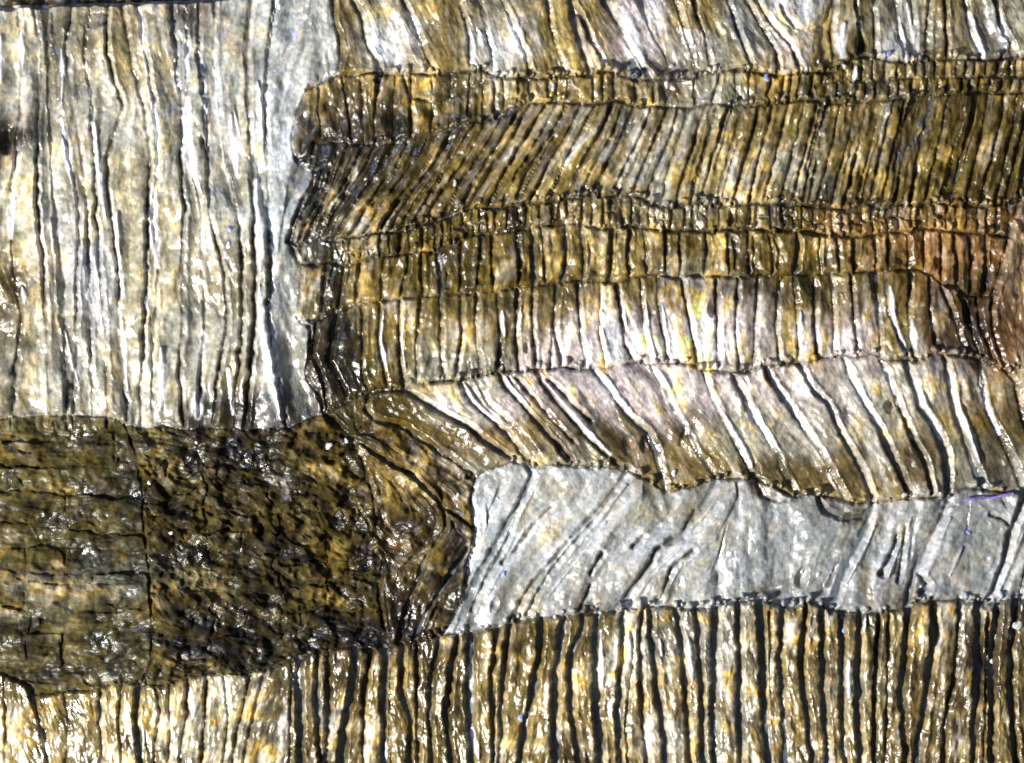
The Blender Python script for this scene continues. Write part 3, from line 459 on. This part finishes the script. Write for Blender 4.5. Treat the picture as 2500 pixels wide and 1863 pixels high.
bl = np.exp(-((XX - 1480) / 190) ** 2 - ((YY - 370) / 90) ** 2) * (LAYMAP == 3) + .6 * (LAYMAP == 0) * np.exp(-((XX - 700) / 60) ** 2)  # bluish light on the strand slopes painted in, plus blue-grey tones
bl = bl + (LAYMAP == 1) * sum(np.exp(-((XX - x_) / rx_) ** 2 - ((YY - y_) / ry_) ** 2) * 1.3 for x_, y_, rx_, ry_ in ((955,115,60,60),(1270,110,55,60),(1560,80,50,100),(1800,60,40,60),(2200,60,50,80),(2400,90,60,70),(1140,110,40,40),(1700,120,60,40)))
bl = bl + .8 * (LAYMAP == 8)
bl = np.clip(bl * (.6 + .5 * N18 + .3 * F3), 0, 1) * .6; lm_ = pig.mean(-1, keepdims=True)
pig = pig + (np.maximum(lm_, .30) * np.array([.98, 1.02, 1.08]) * 1.15 - pig) * bl[..., None]
pig = pig * np.exp(np.array([0,0,.1,.05,.1,.1,0,0,.03,0,.2,.24,.05,.05,.18])[LAYMAP] * (.8 * S5 + .4 * S3))[..., None]
pig = pig * np.exp(np.array([.07,.13,.15,.17,.15,.15,.11,.09,.05,.16,.14,.2,.13,.16,.18])[LAYMAP] * F1)[..., None]
# what lies in the cracks is a dark blue-black resin
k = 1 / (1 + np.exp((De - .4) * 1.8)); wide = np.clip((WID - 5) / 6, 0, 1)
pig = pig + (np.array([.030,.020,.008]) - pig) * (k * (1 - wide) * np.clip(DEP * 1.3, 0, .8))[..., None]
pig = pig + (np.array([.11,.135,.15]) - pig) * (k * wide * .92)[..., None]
pig = pig + (np.array([.66,.66,.66]) - pig) * (np.exp(-((De - rise * .55) / 5) ** 2) * np.clip(gDx0, 0, 1) * np.clip(DEP * 1.5, 0, 1) * np.clip(lum[..., 0] * 3 - .25, 0, 1) * np.array([.5,.5,.2,.2,.1,.1,.4,.5,.35,.25,0,0,.4,.2,.1])[LAYMAP])[..., None]  # pale highlight painted along the light-facing cell edges
pig = pig + (np.array([.78,.78,.80]) - pig) * (np.clip(RW, 0, 1) * .85)[..., None]  # white highlight streaks painted along the folds
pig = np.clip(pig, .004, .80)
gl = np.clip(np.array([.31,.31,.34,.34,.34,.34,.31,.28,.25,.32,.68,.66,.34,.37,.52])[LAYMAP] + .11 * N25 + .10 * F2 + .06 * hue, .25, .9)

# ------------------------------------------------------------------ materials
def nd(nt, t, **kw):
    n = nt.nodes.new(t)
    for k, v in kw.items(): setattr(n, k, v)
    return n
def tissue_material(name, bump):
    m = bpy.data.materials.new(name); m.use_nodes = True; nt = m.node_tree; nt.nodes.clear(); L = nt.links.new
    out = nd(nt, 'ShaderNodeOutputMaterial'); b = nd(nt, 'ShaderNodeBsdfPrincipled'); L(b.outputs[0], out.inputs[0])
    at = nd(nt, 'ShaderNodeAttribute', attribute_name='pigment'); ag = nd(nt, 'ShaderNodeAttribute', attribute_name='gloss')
    tc = nd(nt, 'ShaderNodeTexCoord'); mp = nd(nt, 'ShaderNodeMapping'); mp.inputs['Scale'].default_value = (1, .45, 1)
    L(tc.outputs['Object'], mp.inputs[0])
    n1 = nd(nt, 'ShaderNodeTexNoise'); n1.inputs['Scale'].default_value = 150; n1.inputs['Detail'].default_value = 5; n1.inputs['Roughness'].default_value = .65; L(mp.outputs[0], n1.inputs[0])
    n2 = nd(nt, 'ShaderNodeTexNoise'); n2.inputs['Scale'].default_value = 110; n2.inputs['Detail'].default_value = 6; L(tc.outputs['Object'], n2.inputs[0])
    mr = nd(nt, 'ShaderNodeMapRange'); mr.inputs[1].default_value = .3; mr.inputs[2].default_value = .7; mr.inputs[3].default_value = .68; mr.inputs[4].default_value = 1.32; L(n2.outputs[0], mr.inputs[0])
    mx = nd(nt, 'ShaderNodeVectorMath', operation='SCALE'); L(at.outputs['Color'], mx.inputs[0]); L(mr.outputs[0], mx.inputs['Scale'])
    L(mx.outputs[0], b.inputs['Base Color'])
    L(ag.outputs['Fac'], b.inputs['Roughness'])
    bp = nd(nt, 'ShaderNodeBump'); bp.inputs['Strength'].default_value = bump; bp.inputs['Distance'].default_value = .004; L(n1.outputs[0], bp.inputs['Height'])
    L(bp.outputs[0], b.inputs['Normal'])
    sm = nd(nt, 'ShaderNodeMapRange'); sm.inputs[1].default_value = .3; sm.inputs[2].default_value = .7; sm.inputs[3].default_value = .6; sm.inputs[4].default_value = .1; L(ag.outputs['Fac'], sm.inputs[0]); L(sm.outputs[0], b.inputs['Specular IOR Level'])
    cm = nd(nt, 'ShaderNodeMapRange'); cm.inputs[1].default_value = .25; cm.inputs[2].default_value = .65; cm.inputs[3].default_value = 1; cm.inputs[4].default_value = 0; L(ag.outputs['Fac'], cm.inputs[0]); L(cm.outputs[0], b.inputs['Coat Weight']); b.inputs['Coat Roughness'].default_value = .17; L(bp.outputs[0], b.inputs['Coat Normal'])
    return m
M_CELL = tissue_material('glossy_cell', .42); M_SEAM = tissue_material('dark_seam', .3)
def plain(name, col, rough, metal=0, coat=0, trans=0):
    m = bpy.data.materials.new(name); m.use_nodes = True; nt = m.node_tree; b = nt.nodes['Principled BSDF']
    n = nd(nt, 'ShaderNodeTexNoise'); n.inputs['Scale'].default_value = 90; r = nd(nt, 'ShaderNodeValToRGB')
    r.color_ramp.elements[0].color = (*[c * .6 for c in col], 1); r.color_ramp.elements[1].color = (*[min(1, c * 1.3) for c in col], 1)
    r.color_ramp.elements[0].position = .35; r.color_ramp.elements[1].position = .65
    tc = nd(nt, 'ShaderNodeTexCoord'); nt.links.new(tc.outputs['Object'], n.inputs[0]); nt.links.new(n.outputs[0], r.inputs[0]); nt.links.new(r.outputs[0], b.inputs['Base Color'])
    b.inputs['Roughness'].default_value = rough; b.inputs['Coat Weight'].default_value = coat; b.inputs['Transmission Weight'].default_value = trans
    return m

# ------------------------------------------------------------------ meshes
C = sc.collection
P = np.stack([(XX - CX) * S, (CY - YY) * S, Z * S], -1).reshape(-1, 3).astype(np.float32)
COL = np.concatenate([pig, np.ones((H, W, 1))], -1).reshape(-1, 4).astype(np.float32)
GL = gl.reshape(-1).astype(np.float32)
dZy, dZx = np.gradient(Z * S, G * S)
J, I = np.mgrid[0:H - 1, 0:W - 1]; base = (J * W + I)
quads = np.stack([base, base + W, base + W + 1, base + 1], -1).reshape(-1, 4)
seam = ((D + WID / 2) < np.maximum(WID / 2, 2.3))[:-1, :-1]
fl = np.where(seam, 10000 + LAYMAP[:-1, :-1], LAB[:-1, :-1])
fl = np.where((YY - topedge)[:-1, :-1] < -4, 20000, fl).ravel()
fl = fl.reshape(H - 1, W - 1)
def pieces(v):
    """number the connected pieces of equal value"""
    h, w = v.shape; idx = np.zeros((h, w), int); par = []; prev = None
    def fnd(a):
        while par[a] != a:
            par[a] = par[par[a]]; a = par[a]
        return a
    for j in range(h):
        br = np.r_[0, np.where(np.diff(v[j]) != 0)[0] + 1, w]; n0 = len(par)
        par.extend(range(n0, n0 + len(br) - 1)); idx[j] = n0 + np.repeat(np.arange(len(br) - 1), np.diff(br))
        if j:
            e = v[j] == v[j - 1]; pr = np.unique(np.stack([idx[j - 1][e], idx[j][e]], 1), axis=0)
            for p_, q_ in pr.tolist():
                x_, y_ = fnd(p_), fnd(q_)
                if x_ != y_: par[y_] = x_
    rt = np.array([fnd(i) for i in range(len(par))]); u, inv = np.unique(rt, return_inverse=True)
    return inv[idx]
for rep in range(3):
    pc = pieces(fl); cnt = np.bincount(pc.ravel()); small = cnt[pc] < 70
    if rep == 2 or not small.any(): break
    v = np.where(small, -1, fl)
    for it in range(80):
        if not (v < 0).any(): break
        for sj, si in ((0, 1), (0, -1), (1, 0), (-1, 0)):
            rr = np.roll(v, (sj, si), (0, 1)); k_ = (v < 0) & (rr >= 0); v[k_] = rr[k_]
    fl = v
pc = pieces(fl); val = np.zeros(pc.max() + 1, int); val[pc.ravel()] = fl.ravel(); fl = pc.ravel()
order = np.argsort(fl, kind='stable'); fs = fl[order]; keys, starts = np.unique(fs, return_index=True); ends = np.r_[starts[1:], len(fs)]
def mesh_obj(name, faces, mat, parent):
    vi, loc = np.unique(faces, return_inverse=True); nf = len(faces)
    me = bpy.data.meshes.new(name)
    me.vertices.add(len(vi)); me.vertices.foreach_set('co', P[vi].ravel())
    me.loops.add(nf * 4); me.loops.foreach_set('vertex_index', loc.ravel().astype(np.int32))
    me.polygons.add(nf); me.polygons.foreach_set('loop_start', np.arange(0, nf * 4, 4, dtype=np.int32))
    me.polygons.foreach_set('use_smooth', np.ones(nf, bool))
    me.update(calc_edges=True)
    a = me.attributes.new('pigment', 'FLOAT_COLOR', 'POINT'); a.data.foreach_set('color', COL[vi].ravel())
    g = me.attributes.new('gloss', 'FLOAT', 'POINT'); g.data.foreach_set('value', GL[vi])
    nrm = np.stack([-dZx.ravel()[vi], dZy.ravel()[vi], np.ones(len(vi))], -1); nrm /= np.linalg.norm(nrm, axis=1, keepdims=True)
    me.normals_split_custom_set_from_vertices(nrm.tolist())
    me.materials.append(mat)
    o = bpy.data.objects.new(name, me); C.objects.link(o); o.parent = parent
    return o
root = bpy.data.objects.new('tissue_section', None); C.objects.link(root)
root['label'] = 'glossy brown and grey section of layered fibrous cells filling the whole picture'; root['category'] = 'tissue section'
LAB_TXT = ['pale grey and cream panel of upright fibre strands','row of pale leaning cells along the top edge','olive row of small blocks under the top cells','tall olive row of leaning fibre strands','thin row of tiny blocks','olive brown row of upright blocks','upright palisade row, brown above and pinkish white below','broad row of slanting bars with bright white edges','smooth bluish grey row of broad plates','bottom row of upright columns with wide black gaps','dark olive block of flat bedded plates','dark brown block of rubble-like small cells','rusty pale fan plate at the right edge','brownish fibre panel in the lower left corner','dark brown wedge of slanting cells']
layers = {}
faces_of = {int(k): quads[order[a:b]] for k, a, b in zip(keys, starts, ends)}
SEAM_OF = {}; nk = {}
for k, f in faces_of.items():
    if 10000 <= val[k] < 20000: SEAM_OF.setdefault(int(val[k]) - 10000, []).append(f)
used = sorted(set(int(c) for c in clay[[v_ for v_ in val if v_ < 10000]]))
print('layers with cells but no seam', [LAY[l] for l in used if l not in SEAM_OF])
for l, fsn in SEAM_OF.items():
    fsn.sort(key=len, reverse=True)
    layers[l] = mesh_obj(LAY[l], fsn[0], M_SEAM, root); layers[l]['label'] = LAB_TXT[l]
    for f in fsn[1:]: mesh_obj('seam', f, M_SEAM, layers[l])
for k, f in faces_of.items():
    if val[k] < 10000:
        l = int(clay[val[k]])
        if l not in layers: layers[l] = root
        mesh_obj(KID[l], f, M_CELL, layers[l]); nk[l] = nk.get(l, 0) + 1
print('cells', {KID[k]: v for k, v in nk.items()}, 'sum', sum(nk.values()), 'seams', {LAY[l]: len(v) for l, v in SEAM_OF.items()})
# solid body under the relief
bx0, bx1, by0, by1 = (X0 - CX) * S, (X1 - CX) * S, (CY - Y1) * S, (CY - 22) * S
v = [(x, y, z) for z in (-.30, -.045) for x, y in ((bx0, by0), (bx1, by0), (bx1, by1), (bx0, by1))]
me = bpy.data.meshes.new('section_body'); me.from_pydata(v, [], [(3,2,1,0),(4,5,6,7),(0,1,5,4),(1,2,6,5),(2,3,7,6),(3,0,4,7)])
me.materials.append(plain('dark_body', (.05,.04,.02), .6)); o = bpy.data.objects.new('section_body', me); C.objects.link(o); o.parent = root
# dark ground the section lies on
me = bpy.data.meshes.new('ground'); me.from_pydata([(-4,-3,-.301),(4,-3,-.301),(4,3,-.301),(-4,3,-.301)], [], [(0,1,2,3)])
me.materials.append(plain('dark_ground', (.02,.014,.006), .7)); o = bpy.data.objects.new('ground', me); C.objects.link(o); o['kind'] = 'structure'
bgf = [f for k, f in faces_of.items() if val[k] == 20000]
if bgf:
    o = mesh_obj('background', np.concatenate(bgf), plain('dark_background', (.030,.020,.006), .5), None); o['kind'] = 'structure'

# pale and blue beads, added to stand in for droplets and bright glints
def glint_bead(x, y, r, sy, mat):
    i, j = int((x - X0) / G), int((y - Y0) / G); z = Z[j, i] * S
    vs, fs = [], []; nu, nv = 14, 9
    for a in range(nv + 1):
        t = math.pi * a / nv
        for b in range(nu):
            p = 2 * math.pi * b / nu; w = 1 + .22 * math.sin(2 * p + x) + .14 * math.sin(3 * p + y)
            vs.append((r * w * math.sin(t) * math.cos(p) * S, r * sy * w * math.sin(t) * math.sin(p) * S, .6 * r * math.cos(t) * S))
    for a in range(nv):
        for b in range(nu): fs.append((a * nu + b, a * nu + (b + 1) % nu, (a + 1) * nu + (b + 1) % nu, (a + 1) * nu + b))
    me = bpy.data.meshes.new('glint_bead'); me.from_pydata(vs, [], fs); me.polygons.foreach_set('use_smooth', [True] * len(fs)); me.materials.append(mat)
    o = bpy.data.objects.new('glint_bead', me); C.objects.link(o); o.location = ((x - CX) * S, (CY - y) * S, z + .15 * r * S)
    l = int(LAYMAP[j, i]); o.parent = layers[l]
MB = plain('pale_glint', (.66,.70,.82), .12, coat=1); MBL = plain('blue_glint', (.30,.40,.75), .2, coat=1); MW = plain('white_glint', (.8,.78,.74), .15, coat=1)
for x, y, r, sy, m in [(x, y, r * .62, sy, m) for x, y, r, sy, m in [(456,66,9,1.0,MB),(427,148,6,1.2,MW),(440,205,10,1.4,MB),(560,600,8,2.2,MB),(562,560,8,1.4,MBL),(2168,132,14,.9,MBL),(1870,192,12,1.1,MBL),(1997,150,7,1,MW),(2083,183,8,2.2,MW),(804,1088,15,.9,MW),(846,1076,9,1,MW),(2206,1208,11,.9,MW),(2232,1209,8,1,MW),(1645,1155,11,1.1,MW),(1655,1485,9,1.5,MB),(1766,1484,9,1.6,MB),(1355,1508,8,1.4,MW),(877,1618,5,2,MBL),(1271,1752,8,2.2,MBL),(2060,1538,9,1.2,MBL),(2483,1526,20,1.0,MW),(2464,1556,8,1.5,MB),(2445,1530,6,1.2,MBL),(420,1300,12,.5,MW),(367,1178,6,1.5,MW),(480,1080,6,1.2,MW),(1195,1440,7,.9,MB),(1230,1400,9,1.1,MBL),(2365,1300,9,1,MBL),(2030,1395,5,1.6,MBL),(1998,1402,9,1.2,MW),(1118,1208,7,1.3,MW),(1215,1217,6,1.2,MB),(1111,448,8,1.5,MB),(1075,500,7,1,MW),(812,495,5,2,MW),(1350,215,8,2.4,MB),(1732,170,8,1,MW),(1640,160,10,.8,MB),(92,1795,8,1.9,MW),(345,1760,5,2,MW),(351,1842,8,1.6,MB),(438,1705,5,1.6,MW),(732,776,7,1.4,MW),(727,712,4,2.2,MB),(1070,924,5,1.2,MB),(2440,1480,8,1,MW),(1960,1395,8,1.3,MB)]]:
    glint_bead(x, y, r, sy, m)

# a thin violet fibre lying over the end of two slanting bars
cu = bpy.data.curves.new('thin_fibre', 'CURVE'); cu.dimensions = '3D'; cu.bevel_depth = .0028; cu.bevel_resolution = 2
sp = cu.splines.new('POLY'); pts = [(2345,1221),(2380,1217),(2420,1214),(2450,1207),(2470,1204)]; sp.points.add(len(pts) - 1)
for k, (x, y) in enumerate(pts):
    sp.points[k].co = ((x - CX) * S, (CY - y) * S, .024, 1)
tmp = bpy.data.objects.new('thin_fibre', cu); me = bpy.data.meshes.new_from_object(tmp); bpy.data.objects.remove(tmp)
me.materials.clear(); me.materials.append(plain('violet_fibre', (.30,.22,.72), .3, coat=.5))
o = bpy.data.objects.new('thin_fibre', me); C.objects.link(o)
o['label'] = 'thin violet fibre lying across the ends of the slanting bars near the right edge'; o['category'] = 'fibre'
